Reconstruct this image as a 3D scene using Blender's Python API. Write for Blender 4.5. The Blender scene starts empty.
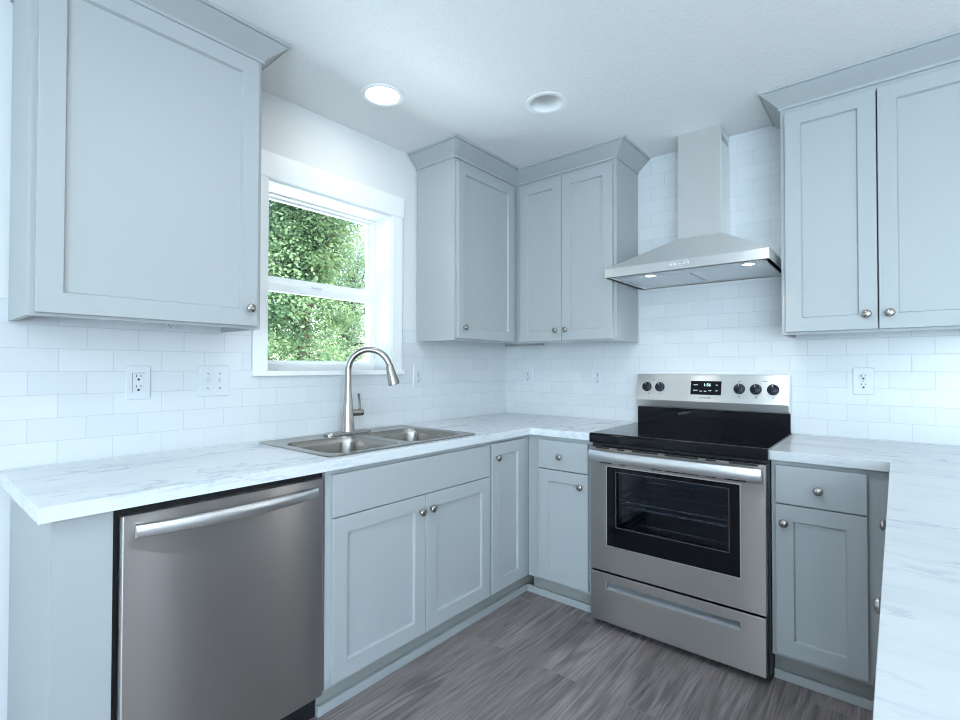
import bpy, bmesh, math, random
from mathutils import Vector, Matrix
random.seed(7)
C = bpy.context.scene.collection
S = bpy.context.scene
PI = math.pi

# ------------------------------------------------------------------ camera
cam_d = bpy.data.cameras.new('camera'); cam = bpy.data.objects.new('camera', cam_d); C.objects.link(cam)
cam_d.sensor_width = 36.0; cam_d.sensor_fit = 'HORIZONTAL'; cam_d.lens = 494.63 / 960 * 36
cam_d.clip_start = 0.02; cam_d.clip_end = 300
yaw, pit, rol = math.radians(39.7533), math.radians(0.8645), math.radians(0.0797)
fw = Vector((-math.sin(yaw)*math.cos(pit), math.cos(yaw)*math.cos(pit), math.sin(pit)))
r0 = Vector((math.cos(yaw), math.sin(yaw), 0)); u0 = r0.cross(fw)
r1 = r0*math.cos(rol) + u0*math.sin(rol); u1 = u0*math.cos(rol) - r0*math.sin(rol)
cam.matrix_world = Matrix(((r1.x, u1.x, -fw.x, 2.1303), (r1.y, u1.y, -fw.y, -2.8562), (r1.z, u1.z, -fw.z, 1.2372), (0, 0, 0, 1)))
S.camera = cam

# ------------------------------------------------------------------ world, sun, daylight, exposure
S.view_settings.view_transform = 'Standard'; S.view_settings.look = 'None'
S.view_settings.exposure = 0.17; S.view_settings.gamma = 1.0; S.view_settings.use_curve_mapping = False
w = bpy.data.worlds.new('world'); S.world = w; w.use_nodes = True
wn = w.node_tree.nodes; wl = w.node_tree.links
sky = wn.new('ShaderNodeTexSky'); sky.sky_type = 'NISHITA'; sky.sun_disc = False
sky.sun_elevation = math.radians(48); sky.sun_rotation = math.radians(20); sky.air_density = 1.0; sky.dust_density = 2.0
wl.new(sky.outputs[0], wn['Background'].inputs[0]); wn['Background'].inputs[1].default_value = .8
sun_d = bpy.data.lights.new('sun', 'SUN'); sun_d.energy = 6.0; sun_d.angle = 0.01; sun_d.color = (1, .97, .9)
sun = bpy.data.objects.new('sun', sun_d); C.objects.link(sun)
sun.rotation_euler = Vector((0.30, 0.62, 0.95)).to_track_quat('Z', 'Y').to_euler()   # the light comes over the range wall

def area(name, loc, direction, sx, sy, power, color):
    d = bpy.data.lights.new(name, 'AREA'); d.shape = 'RECTANGLE'; d.size = sx; d.size_y = sy; d.energy = power; d.color = color
    o = bpy.data.objects.new(name, d); C.objects.link(o); o.location = loc
    o.rotation_euler = Vector(direction).to_track_quat('-Z', 'Z' if abs(direction[2]) < .9 else 'Y').to_euler()
    return o
DAY = (0.62, 0.84, 1.0)
area('daylight_rear', (4.0, -6.06, 1.25), (0, 1, 1.5), 3.2, 2.1, 330, DAY)        # daylight from behind the camera, doors unseen, tilted up to brighten the ceiling
area('side_fill', (6.06, -4.2, 1.35), (-1, 0, 2.6), 2.4, 1.9, 55, DAY)           # added side light at an unseen window in the right wall
area('streak_light', (4.14, .16, 1.25), (0, -1, .1), .30, 1.9, 45, (1, .96, .92))              # added for a streak on the dishwasher, at an unseen narrow window
area('garden_uplight', (-2.1, -1.2, -.2), (0, 0, 1), 3.4, 4.5, 650, (.75, .90, 1))         # added up-light for the ceiling, in place of bounce off the sunlit ground
for lx, ly in ((1.62, -1.95), (1.2, -4.4), (4.4, -3.0)):                               # added ceiling lights, unseen, for more light from above
    d = bpy.data.lights.new('recessed_or_fill_light', 'AREA'); d.shape = 'DISK'; d.size = .16; d.energy = 10; d.color = (.78, .91, 1)
    o = bpy.data.objects.new('recessed_or_fill_light', d); C.objects.link(o); o.location = (lx, ly, 2.45)
S.cycles.filter_width = 1.1

# ------------------------------------------------------------------ materials
def mat(name, color=(.8, .8, .8), rough=.5, metal=0.0, **kw):
    m = bpy.data.materials.new(name); m.use_nodes = True
    b = m.node_tree.nodes['Principled BSDF']
    b.inputs['Base Color'].default_value = (*color, 1); b.inputs['Roughness'].default_value = rough; b.inputs['Metallic'].default_value = metal
    for k, v in kw.items():
        b.inputs[k.replace('_', ' ')].default_value = v
    return m
def nodes(m):
    return m.node_tree.nodes, m.node_tree.links, m.node_tree.nodes['Principled BSDF']
def ramp(n, stops):
    r = n.new('ShaderNodeValToRGB'); e = r.color_ramp.elements
    while len(e) < len(stops): e.new(.5)
    for i, (p, c) in enumerate(stops):
        e[i].position = p; e[i].color = (*c, 1) if len(c) == 3 else c
    return r
def scaled_pos(n, l, sc, off=(0, 0, 0)):
    g = n.new('ShaderNodeNewGeometry'); mp = n.new('ShaderNodeMapping'); mp.inputs['Scale'].default_value = sc; mp.inputs['Location'].default_value = off
    l.new(g.outputs['Position'], mp.inputs['Vector']); return mp
def noise(n, l, vec, scale, detail=2, rough=.5, dist=0):
    t = n.new('ShaderNodeTexNoise'); t.inputs['Scale'].default_value = scale; t.inputs['Detail'].default_value = detail
    t.inputs['Roughness'].default_value = rough; t.inputs['Distortion'].default_value = dist
    l.new(vec.outputs[0], t.inputs['Vector']); return t
def bump(n, l, b, h, strength, dist=.001):
    bp = n.new('ShaderNodeBump'); bp.inputs['Strength'].default_value = strength; bp.inputs['Distance'].default_value = dist
    l.new(h, bp.inputs['Height']); l.new(bp.outputs[0], b.inputs['Normal']); return bp
def mix(n, l, fac, a, b, mode='MIX'):
    x = n.new('ShaderNodeMix'); x.data_type = 'RGBA'; x.blend_type = mode
    for s, v in ((x.inputs[0], fac), (x.inputs[6], a), (x.inputs[7], b)):
        if isinstance(v, (int, float)): s.default_value = v
        elif isinstance(v, tuple): s.default_value = (*v, 1)
        else: l.new(v, s)
    return x.outputs[2]

def paint(name, color, rough, bs=0.06, sc=260):
    m = mat(name, color, rough); n, l, b = nodes(m)
    t = noise(n, l, scaled_pos(n, l, (1, 1, 1)), sc, 2); bump(n, l, b, t.outputs[0], bs, .0006); return m
CAB = paint('grey_cabinet_paint', (.405, .422, .426), .48, .03)
WALLP = paint('white_wall_paint', (.72, .72, .72), .75, .12)
TRIMW = paint('white_trim_paint', (.86, .86, .85), .35, .03)
VINYL = mat('white_vinyl', (.90, .90, .90), .3)
TOE = paint('toe_kick_board', (.30, .30, .28), .6)
def ceiling_mat():
    m = mat('textured_ceiling_paint', (.82, .82, .815), .85); n, l, b = nodes(m)
    p = scaled_pos(n, l, (1, 1, 1)); a = noise(n, l, p, 55, 3, .6); c = noise(n, l, p, 160, 2)
    ad = n.new('ShaderNodeMath'); ad.operation = 'ADD'; l.new(a.outputs[0], ad.inputs[0]); l.new(c.outputs[0], ad.inputs[1])
    bump(n, l, b, ad.outputs[0], .5, .004); return m
CEIL = ceiling_mat()

def tile_mat(name, axis, off):
    m = mat(name, (.8, .8, .8), .12); n, l, b = nodes(m)
    g = n.new('ShaderNodeNewGeometry'); sp = n.new('ShaderNodeSeparateXYZ'); l.new(g.outputs['Position'], sp.inputs[0])
    def add(sock, v):
        a = n.new('ShaderNodeMath'); a.operation = 'ADD'; l.new(sock, a.inputs[0]); a.inputs[1].default_value = v; return a.outputs[0]
    cb = n.new('ShaderNodeCombineXYZ'); l.new(add(sp.outputs[axis], off), cb.inputs[0]); l.new(add(sp.outputs[2], -.9170 + .0761*4), cb.inputs[1])
    br = n.new('ShaderNodeTexBrick'); br.offset = .5; br.offset_frequency = 2; br.squash = 1
    br.inputs['Scale'].default_value = 1; br.inputs['Mortar Size'].default_value = .0011; br.inputs['Mortar Smooth'].default_value = .25
    br.inputs['Brick Width'].default_value = .1515; br.inputs['Row Height'].default_value = .0761; br.inputs['Bias'].default_value = 0
    br.inputs['Color1'].default_value = (.68, .69, .70, 1); br.inputs['Color2'].default_value = (.64, .655, .67, 1); br.inputs['Mortar'].default_value = (.53, .545, .56, 1)
    l.new(cb.outputs[0], br.inputs['Vector']); l.new(br.outputs['Color'], b.inputs['Base Color'])
    inv = n.new('ShaderNodeMath'); inv.operation = 'SUBTRACT'; inv.inputs[0].default_value = 1; l.new(br.outputs['Fac'], inv.inputs[1])
    bump(n, l, b, inv.outputs[0], .4, .0010)
    rr = n.new('ShaderNodeMapRange'); l.new(br.outputs['Fac'], rr.inputs[0]); rr.inputs[3].default_value = .28; rr.inputs[4].default_value = .8; l.new(rr.outputs[0], b.inputs['Roughness'])
    return m
TILE_L = tile_mat('white_subway_tile_left', 1, 2.565 + .1515*20)
TILE_B = tile_mat('white_subway_tile_back', 0, -2.122 + .1515*30)

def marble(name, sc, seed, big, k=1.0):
    m = mat(name, (.8, .8, .8), .22); n, l, b = nodes(m)
    def layer(sc, seed, wamp, w0, w1, lo, hi):
        p = scaled_pos(n, l, sc, seed); warp = noise(n, l, scaled_pos(n, l, tuple(x*.5 for x in sc), seed), 1.0, 2)
        v = n.new('ShaderNodeVectorMath'); v.operation = 'MULTIPLY_ADD'; l.new(warp.outputs['Color'], v.inputs[0]); v.inputs[1].default_value = (wamp,)*3; l.new(p.outputs[0], v.inputs[2])
        a = noise(n, l, v, 1.0, 6, .60)
        q = n.new('ShaderNodeMath'); q.operation = 'SUBTRACT'; l.new(a.outputs[0], q.inputs[0]); q.inputs[1].default_value = .5
        ab = n.new('ShaderNodeMath'); ab.operation = 'ABSOLUTE'; l.new(q.outputs[0], ab.inputs[0])
        vein = ramp(n, [(0, (1, 1, 1)), (w0, (.75, .75, .75)), (w1, (0, 0, 0))]); l.new(ab.outputs[0], vein.inputs[0])
        msk = noise(n, l, scaled_pos(n, l, tuple(x*.45 for x in sc), (3 + seed[0], 8, 1)), 1.0, 3, .6)
        mk = ramp(n, [(lo, (0, 0, 0)), (hi, (1, 1, 1))]); l.new(msk.outputs[0], mk.inputs[0])
        f = n.new('ShaderNodeMath'); f.operation = 'MULTIPLY'; l.new(vein.outputs[0], f.inputs[0]); l.new(mk.outputs[0], f.inputs[1]); return f.outputs[0]
    f1 = layer(sc, seed, 1.2, .008, .030, .48, .64); f2 = layer(big, seed[::-1], 1.0, .007, .030, .50, .64)
    cloud = noise(n, l, scaled_pos(n, l, tuple(x*.6 for x in sc), (seed[1], 2, 5)), 1.0, 5, .6)
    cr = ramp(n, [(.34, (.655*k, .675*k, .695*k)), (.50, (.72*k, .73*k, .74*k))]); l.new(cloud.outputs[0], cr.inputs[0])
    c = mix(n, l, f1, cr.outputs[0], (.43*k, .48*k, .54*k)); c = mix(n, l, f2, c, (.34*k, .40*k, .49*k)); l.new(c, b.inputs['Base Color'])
    return m
MARB_L = marble('marble_laminate', (13, 3.6, 22), (2.3, 5.1, .4), (4.5, 2.2, 14))
MARB_R = marble('marble_laminate_dimmed', (4.2, 15, 22), (1.3, 4.4, .7), (2.0, 5.5, 14), .80)  # same laminate, colour dimmed against the glare on the peninsula

def floor_mat():
    m = mat('grey_plank_floor', (.15, .14, .14), .42); n, l, b = nodes(m)
    g = n.new('ShaderNodeNewGeometry'); sp = n.new('ShaderNodeSeparateXYZ'); l.new(g.outputs['Position'], sp.inputs[0])
    cb = n.new('ShaderNodeCombineXYZ'); 
    def add(sock, v):
        a = n.new('ShaderNodeMath'); a.operation = 'ADD'; l.new(sock, a.inputs[0]); a.inputs[1].default_value = v; return a.outputs[0]
    l.new(add(sp.outputs[1], 12.85), cb.inputs[0]); l.new(add(sp.outputs[0], .07), cb.inputs[1])
    br = n.new('ShaderNodeTexBrick'); br.offset = .37; br.offset_frequency = 2
    br.inputs['Scale'].default_value = 1; br.inputs['Brick Width'].default_value = 1.22; br.inputs['Row Height'].default_value = .178
    br.inputs['Mortar Size'].default_value = .0009; br.inputs['Mortar Smooth'].default_value = .2
    br.inputs['Color1'].default_value = (0, 0, 0, 1); br.inputs['Color2'].default_value = (1, 1, 1, 1); br.inputs['Mortar'].default_value = (.5, .5, .5, 1)
    l.new(cb.outputs[0], br.inputs['Vector'])
    # per-plank shift of the grain
    v = n.new('ShaderNodeVectorMath'); v.operation = 'MULTIPLY_ADD'; l.new(br.outputs['Color'], v.inputs[0]); v.inputs[1].default_value = (9, 17, 0); l.new(g.outputs['Position'], v.inputs[2])
    mp = n.new('ShaderNodeMapping'); mp.inputs['Scale'].default_value = (7.5, .55, 1); l.new(v.outputs[0], mp.inputs[0])
    cath = noise(n, l, mp, 1.0, 2, .5, .3)
    wv = n.new('ShaderNodeMath'); wv.operation = 'MULTIPLY'; l.new(cath.outputs[0], wv.inputs[0]); wv.inputs[1].default_value = 55
    sn = n.new('ShaderNodeMath'); sn.operation = 'SINE'; l.new(wv.outputs[0], sn.inputs[0])
    mp2 = n.new('ShaderNodeMapping'); mp2.inputs['Scale'].default_value = (150, 5.0, 1); l.new(v.outputs[0], mp2.inputs[0])
    fine = noise(n, l, mp2, 1.0, 4, .65)
    blot = noise(n, l, mp, .55, 3, .6)
    r1_ = ramp(n, [(.28, (.145, .118, .114)), (.72, (.385, .328, .320))]); l.new(fine.outputs[0], r1_.inputs[0])
    sm = n.new('ShaderNodeMapRange'); l.new(sn.outputs[0], sm.inputs[0]); sm.inputs[1].default_value = -1; sm.inputs[3].default_value = .66; sm.inputs[4].default_value = 1.12
    mp3 = n.new('ShaderNodeMapping'); mp3.inputs['Scale'].default_value = (5, 1.6, 1); l.new(v.outputs[0], mp3.inputs[0]); cm = noise(n, l, mp3, 1.0, 2)
    cmr = ramp(n, [(.42, (.10, .10, .10)), (.56, (1, 1, 1))]); l.new(cm.outputs[0], cmr.inputs[0])
    c1 = mix(n, l, cmr.outputs[0], r1_.outputs[0], mix(n, l, 1.0, r1_.outputs[0], sm.outputs[0], 'MULTIPLY'))
    bl = ramp(n, [(.3, (.70, .69, .69)), (.7, (1.22, 1.2, 1.2))]); l.new(blot.outputs[0], bl.inputs[0])
    c2 = mix(n, l, 1.0, c1, bl.outputs[0], 'MULTIPLY')
    c3 = mix(n, l, br.outputs['Fac'], c2, (.26, .25, .25)); l.new(c3, b.inputs['Base Color'])
    bump(n, l, b, fine.outputs[0], .25, .0008); return m
FLOOR = floor_mat()

def steel(name, color, rough, aniso=.75, tangent=(0, 0, 1)):
    m = mat(name, color, rough, 1.0); n, l, b = nodes(m)
    if aniso:
        b.inputs['Anisotropic'].default_value = aniso
        t = n.new('ShaderNodeCombineXYZ')
        for i in range(3): t.inputs[i].default_value = tangent[i]
        l.new(t.outputs[0], b.inputs['Tangent'])
    gr = noise(n, l, scaled_pos(n, l, (3, 3, 300) if tangent[2] else (3, 300, 3)), 1.0, 2)
    mr = n.new('ShaderNodeMapRange'); l.new(gr.outputs[0], mr.inputs[0]); mr.inputs[3].default_value = rough - .01; mr.inputs[4].default_value = rough + .015
    l.new(mr.outputs[0], b.inputs['Roughness']); return m
STEEL = steel('brushed_stainless', (.43, .405, .385), .38, 1.0)
STEEL_DW = steel('dark_brushed_stainless', (.46, .44, .43), .30, 1.0)
STEEL_HOOD = steel('hood_stainless', (.84, .835, .825), .40, .9)
STEEL_RIM = steel('hood_steel_lit_copy', (.88, .88, .87), .42, .9)  # hood steel again, colour lightened for the light on the rim front
STEEL_HANDLE = steel('polished_handle_steel', (.70, .70, .70), .34, .0)
SINKM = mat('sink_stainless', (.36, .335, .305), .25, 1.0)
NICKEL = mat('brushed_nickel', (.42, .395, .37), .26, 1.0)
CHROME = mat('chrome_wire', (.8, .8, .8), .15, 1.0)
BLACKG = mat('black_ceramic_glass', (.004, .004, .006), .04, Specular_IOR_Level=.22)
BLACKP = mat('black_plastic', (.012, .013, .016), .30)
DARKGAP = mat('black_recess', (.004, .004, .005), .7)
ENAMEL = mat('dark_oven_enamel', (.09, .115, .155), .3)
KNOBM = mat('black_range_knob', (.006, .008, .018), .3, Specular_IOR_Level=.3)
WPLASTIC = mat('white_plastic', (.66, .68, .71), .3)
SLOT = mat('outlet_slot', (.02, .02, .025), .5)
RING = mat('grey_burner_print', (.10, .10, .11), .15)
INK = mat('grey_print', (.06, .06, .07), .5)
FILTER = mat('aluminium_filter', (.80, .83, .86), .45, .25)
def emit(name, color, strength):
    m = mat(name, color, .5); b = m.node_tree.nodes['Principled BSDF']; b.inputs['Emission Color'].default_value = (*color, 1); b.inputs['Emission Strength'].default_value = strength; return m
LAMPON = emit('lit_lamp_lens', (1, .97, .92), 6)
HOODLED = emit('lit_hood_lamp', (1, .96, .90), 7)
DIGIT = emit('clock_digits', (.55, .85, .75), 1.2)
def pane_mat(name, tint, gloss):
    m = bpy.data.materials.new(name); m.use_nodes = True; n = m.node_tree.nodes; l = m.node_tree.links
    n.remove(n['Principled BSDF']); out = n['Material Output']
    t = n.new('ShaderNodeBsdfTransparent'); t.inputs[0].default_value = (*tint, 1); g = n.new('ShaderNodeBsdfGlossy'); g.inputs['Roughness'].default_value = .02
    f = n.new('ShaderNodeFresnel'); f.inputs[0].default_value = gloss
    x = n.new('ShaderNodeMixShader'); l.new(f.outputs[0], x.inputs[0]); l.new(t.outputs[0], x.inputs[1]); l.new(g.outputs[0], x.inputs[2]); l.new(x.outputs[0], out.inputs[0]); return m
PANE = pane_mat('window_glass', (.97, .98, .98), 1.25)
OVENGLASS = pane_mat('tinted_oven_glass', (.62, .65, .70), 1.35)
def leaf_mat(name, c1, c2):
    m = mat(name, c1, .5); n, l, b = nodes(m)
    t = noise(n, l, scaled_pos(n, l, (1, 1, 1)), 3.0, 3); r = ramp(n, [(.35, c1), (.65, c2)]); l.new(t.outputs[0], r.inputs[0]); l.new(r.outputs[0], b.inputs['Base Color'])
    out = n['Material Output']; tr = n.new('ShaderNodeBsdfTranslucent'); l.new(r.outputs[0], tr.inputs[0]); x = n.new('ShaderNodeMixShader'); x.inputs[0].default_value = .4
    l.new(b.outputs[0], x.inputs[1]); l.new(tr.outputs[0], x.inputs[2]); l.new(x.outputs[0], out.inputs[0]); return m
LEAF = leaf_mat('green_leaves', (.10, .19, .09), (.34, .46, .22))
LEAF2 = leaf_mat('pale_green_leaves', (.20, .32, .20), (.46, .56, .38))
BARK = paint('bark', (.12, .09, .06), .9, .5, 40)
LAWN = paint('lawn', (.10, .17, .05), .9, .5, 30)

# ------------------------------------------------------------------ helpers
def origin_of(o):
    v = Vector((0, 0, 0))
    while o is not None: v += o.location; o = o.parent
    return v
def obj(name, bm, m, parent=None, at=None, bevel=0, smooth=False, kind=None):
    """links the bmesh (written in room coordinates) as one object; the origin goes to `at` or to its parent's origin"""
    bmesh.ops.recalc_face_normals(bm, faces=bm.faces)
    base = origin_of(parent) if parent is not None else Vector(at or (0, 0, 0))
    if base.length: bmesh.ops.translate(bm, vec=-base, verts=bm.verts)
    me = bpy.data.meshes.new(name); bm.to_mesh(me); bm.free()
    if smooth:
        me.polygons.foreach_set('use_smooth', [True]*len(me.polygons)); me.set_sharp_from_angle(angle=math.radians(smooth if smooth > 1 else 35))
    o = bpy.data.objects.new(name, me); C.objects.link(o); me.materials.append(m)
    if parent is not None: o.parent = parent
    elif at: o.location = at
    if bevel:
        b = o.modifiers.new('bevel', 'BEVEL'); b.width = bevel; b.segments = 2; b.limit_method = 'ANGLE'; b.angle_limit = math.radians(40)
    if kind: o['kind'] = kind
    return o
def thing(name, label, cat, loc, group=None):
    o = bpy.data.objects.new(name, None); C.objects.link(o); o.location = loc; o.empty_display_size = .05
    return tag(o, label, cat, group)
def tag(o, label, cat, group=None):
    o['label'] = label; o['category'] = cat; o['kind'] = 'thing'
    if group: o['group'] = group
    return o
def W(u, d, z): return Vector((u, d, z))             # room coordinates
def FL(u, d, z): return Vector((d, u, z))             # along the window wall: u = y, d = distance from the wall
def FB(u, d, z): return Vector((u, -d, z))            # along the range wall: u = x
PX = 2.742                                             # back plane of the peninsula cabinets
def FP(u, d, z): return Vector((PX - d, u, z))        # peninsula fronts, facing the window wall
def box(bm, a0, a1, b0, b1, c0, c1, F=W):
    v = [bm.verts.new(F(a, b, c)) for a in (a0, a1) for b in (b0, b1) for c in (c0, c1)]
    for f in ((0, 1, 3, 2), (4, 6, 7, 5), (0, 4, 5, 1), (2, 3, 7, 6), (0, 2, 6, 4), (1, 5, 7, 3)): bm.faces.new([v[i] for i in f])
    return bm
def BX(*a, F=W): return box(bmesh.new(), *a, F=F)
def loft(bm, loops, cap0=True, cap1=True, closed=True):
    vs = [[bm.verts.new(p) for p in lp] for lp in loops]
    for a, b in zip(vs, vs[1:]):
        n = len(a)
        for i in range(n if closed else n-1): bm.faces.new((a[i], a[(i+1) % n], b[(i+1) % n], b[i]))
    if cap0: bm.faces.new(vs[0][::-1])
    if cap1: bm.faces.new(vs[-1])
    return bm
def lathe(bm, prof, c, axis, seg=32, cap0=True, cap1=True):
    ax = Vector(axis).normalized(); e = ax.orthogonal().normalized(); f = ax.cross(e); c = Vector(c)
    return loft(bm, [[c + ax*h + (e*math.cos(2*PI*k/seg) + f*math.sin(2*PI*k/seg))*max(r, 1e-4) for k in range(seg)] for r, h in prof], cap0, cap1)
def tube(bm, pts, rad, seg=12):
    pts = [Vector(p) for p in pts]; n = len(pts); R = rad if isinstance(rad, (list, tuple)) else [rad]*n
    t0 = (pts[1]-pts[0]).normalized(); e = t0.orthogonal().normalized(); loops = []
    for i, p in enumerate(pts):
        t = (pts[min(i+1, n-1)] - pts[max(i-1, 0)]).normalized(); e = (e - t*e.dot(t)).normalized(); f = t.cross(e)
        loops.append([p + (e*math.cos(2*PI*k/seg) + f*math.sin(2*PI*k/seg))*R[i] for k in range(seg)])
    return loft(bm, loops)
def rrect(u0, u1, v0, v1, r, seg=5):
    out = []
    for cx, cy, a0 in ((u1-r, v1-r, 0), (u0+r, v1-r, 90), (u0+r, v0+r, 180), (u1-r, v0+r, 270)):
        for k in range(seg+1):
            a = math.radians(a0 + 90*k/seg); out.append((cx + r*math.cos(a), cy + r*math.sin(a)))
    return out
def holed(bm, outer, holes, P, t0, t1):
    """a slab with holes: 2-D outlines, P(a, b, t) places them, t0..t1 is the thickness"""
    rings = [outer] + list(holes); top = []; bot = []
    for t, acc in ((t0, top), (t1, bot)):
        es = []
        for rg in rings:
            vs = [bm.verts.new(P(a, b, t)) for a, b in rg]; acc.append(vs)
            es += [bm.edges.new((vs[i], vs[(i+1) % len(vs)])) for i in range(len(vs))]
        bmesh.ops.triangle_fill(bm, use_beauty=True, edges=es)
    for a, b in zip(top, bot):
        for i in range(len(a)): bm.faces.new((a[i], a[(i+1) % len(a)], b[(i+1) % len(a)], b[i]))
    return bm
def circle(cx, cy, r, n=40): return [(cx + r*math.cos(2*PI*k/n), cy + r*math.sin(2*PI*k/n)) for k in range(n)]
def rect(a0, a1, b0, b1): return [(a0, b0), (a1, b0), (a1, b1), (a0, b1)]

def shaker_bm(F, u0, u1, z0, z1, d0, d1, st=.059, rec=.011, bev=.0015):
    def ring(i, d): return [F(u0+i, d, z0+i), F(u1-i, d, z0+i), F(u1-i, d, z1-i), F(u0+i, d, z1-i)]
    return loft(bmesh.new(), [ring(0, d0), ring(0, d1-bev), ring(bev, d1), ring(st, d1), ring(st+.005, d1-rec)])
def slab_bm(F, u0, u1, z0, z1, d0, d1, bev=.002):
    def ring(i, d): return [F(u0+i, d, z0+i), F(u1-i, d, z0+i), F(u1-i, d, z1-i), F(u0+i, d, z1-i)]
    return loft(bmesh.new(), [ring(0, d0), ring(0, d1-bev), ring(bev, d1)])
KP = [(.0075, 0), (.0065, .004), (.0055, .011), (.0095, .014), (.0155, .017), (.0165, .021), (.0150, .025), (.0095, .028), (.0001, .029)]
def knob(F, u, d, z, parent):
    ax = F(0, 1, 0) - F(0, 0, 0)
    return obj('knob', lathe(bmesh.new(), KP, F(u, d, z), ax, 24), NICKEL, parent, smooth=50)

# ------------------------------------------------------------------ room shell
ZC = 2.4665
RX, RY = 6.0, -6.0
obj('floor', BX(-.02, RX+.15, RY-.15, .15, -.12, 0), FLOOR, kind='structure')
LAMPS = [(.372, -1.434), (.908, -.907)]
obj('ceiling', holed(bmesh.new(), rect(-.25, RX+.15, RY-.15, .2), [circle(x, y, .083) for x, y in LAMPS], W, ZC, ZC+.16), CEIL, kind='structure')
WY0, WY1, WZ0, WZ1 = -1.79, -1.064, 1.222, 2.083
wall_left = obj('wall_left', holed(bmesh.new(), rect(RY-.15, .2, 0, ZC), [rect(WY0, WY1, WZ0, WZ1)], lambda a, b, t: Vector((t, a, b)), -.2, 0), WALLP, kind='structure')
wall_back = obj('wall_back', holed(bmesh.new(), rect(0, RX+.15, 0, ZC), [rect(3.94, 4.34, .25, 2.25)], lambda a, b, t: Vector((a, t, b)), 0, .2), WALLP, kind='structure')
wall_right = obj('wall_right', holed(bmesh.new(), rect(RY-.15, 0, 0, ZC), [rect(-5.4, -3.0, .4, 2.3)], lambda a, b, t: Vector((t, a, b)), RX, RX+.15), WALLP, kind='structure')
wall_rear = obj('wall_rear', holed(bmesh.new(), rect(0, RX, 0, ZC), [rect(2.4, 5.6, .2, 2.3)], lambda a, b, t: Vector((a, t, b)), RY, RY-.15), WALLP, kind='structure')
# tile backsplash: on the window wall up to the row under the cabinets, on the range wall up to the ceiling
TT = .006
def LP(a, b, t): return Vector((t, a, b))
tl = bmesh.new()
holed(tl, [(-2.70, .905), (0, .905), (0, 1.4512), (-.9945, 1.4512), (-.9945, 1.198), (-1.846, 1.198), (-1.846, 1.4512), (-2.70, 1.4512)], [], LP, 0, TT)
obj('tile_backsplash', tl, TILE_L, wall_left)
obj('tile_backsplash', BX(TT, 3.35, -TT, 0, .905, ZC-.002), TILE_B, wall_back)

# kitchen window: casing, jambs, two sashes
win = bpy.data.objects.new('window_1', None); C.objects.link(win); win.location = (0, (WY0+WY1)/2, WZ0); win['kind'] = 'structure'
b = bmesh.new(); box(b, 0, .018, WY0-.054, WY0+.011, WZ0-.002, WZ1); box(b, 0, .018, WY1-.006, WY1+.064, WZ0-.002, WZ1)
obj('side_casing', b, TRIMW, win, bevel=.0015)
obj('head_casing', BX(0, .022, WY0-.060, WY1+.072, WZ1-.004, WZ1+.108), TRIMW, win, bevel=.0015)
obj('sill', BX(-.13, .028, WY0-.058, WY1+.075, WZ0-.024, WZ0), TRIMW, win, bevel=.003)
b = bmesh.new(); T = .014
box(b, -.13, .002, WY0, WY0+T, WZ0, WZ1); box(b, -.13, .002, WY1-T, WY1, WZ0, WZ1); box(b, -.13, .002, WY0+T, WY1-T, WZ1-T, WZ1)
obj('jamb', b, TRIMW, win)
b = bmesh.new(); holed(b, rect(WY0, WY1, WZ0, WZ1), [rect(WY0+.024, WY1-.024, WZ0+.034, WZ1-.022)], LP, -.20, -.13); obj('vinyl_frame', b, VINYL, win, bevel=.002)
def sash(z0, z1, x0, x1, rt, rb):
    s = obj('sash', holed(bmesh.new(), rect(WY0+.022, WY1-.022, z0, z1), [rect(WY0+.040, WY1-.036, z0+rb, z1-rt)], LP, x0, x1), VINYL, win, bevel=.002)
    obj('glass_pane', BX((x0+x1)/2-.002, (x0+x1)/2+.002, WY0+.038, WY1-.034, z0+rb-.002, z1-rt+.002), PANE, s)
sash(1.618, WZ1-.018, -.192, -.168, .012, .060)
sash(WZ0+.030, 1.640, -.164, -.138, .038, .018)
obj('sash_lock', BX(-.150, -.128, -1.47, -1.41, 1.640, 1.655), VINYL, win, bevel=.003)
# frames of the two big openings behind the camera
for nm, P, o_, ms in (('window_2', lambda a, b, t: Vector((a, t, b)), rect(2.4, 5.6, .2, 2.3), [rect(2.48, 3.96, .28, 2.22), rect(4.04, 5.52, .28, 2.22)]),
                      ('window_3', lambda a, b, t: Vector((-t, a, b)), rect(-5.4, -3.0, .4, 2.3), [rect(-5.32, -4.24, .48, 2.22), rect(-4.16, -3.08, .48, 2.22)])):
    obj(nm, holed(bmesh.new(), o_, ms, P, RY+.0, RY-.05), VINYL, kind='structure')
obj('streak_window', holed(bmesh.new(), rect(3.94, 4.34, .25, 2.25), [rect(3.98, 4.30, .29, 1.23), rect(3.98, 4.30, 1.27, 2.21)], lambda a, b, t: Vector((a, t, b)), .02, .08), VINYL, kind='structure')  # unseen window, put in for the streak on the dishwasher
# shoe strips along the toe kicks
obj('trim_1', BX(.550, .566, -1.866, -.566, 0, .036), CAB, kind='structure', bevel=.002)
b = BX(.566, .985, -.566, -.550, 0, .036); obj('trim_2', b, CAB, kind='structure', bevel=.002)
obj('trim_3', BX(1.759, 2.21, -.566, -.550, 0, .036), CAB, kind='structure', bevel=.002)

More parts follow.
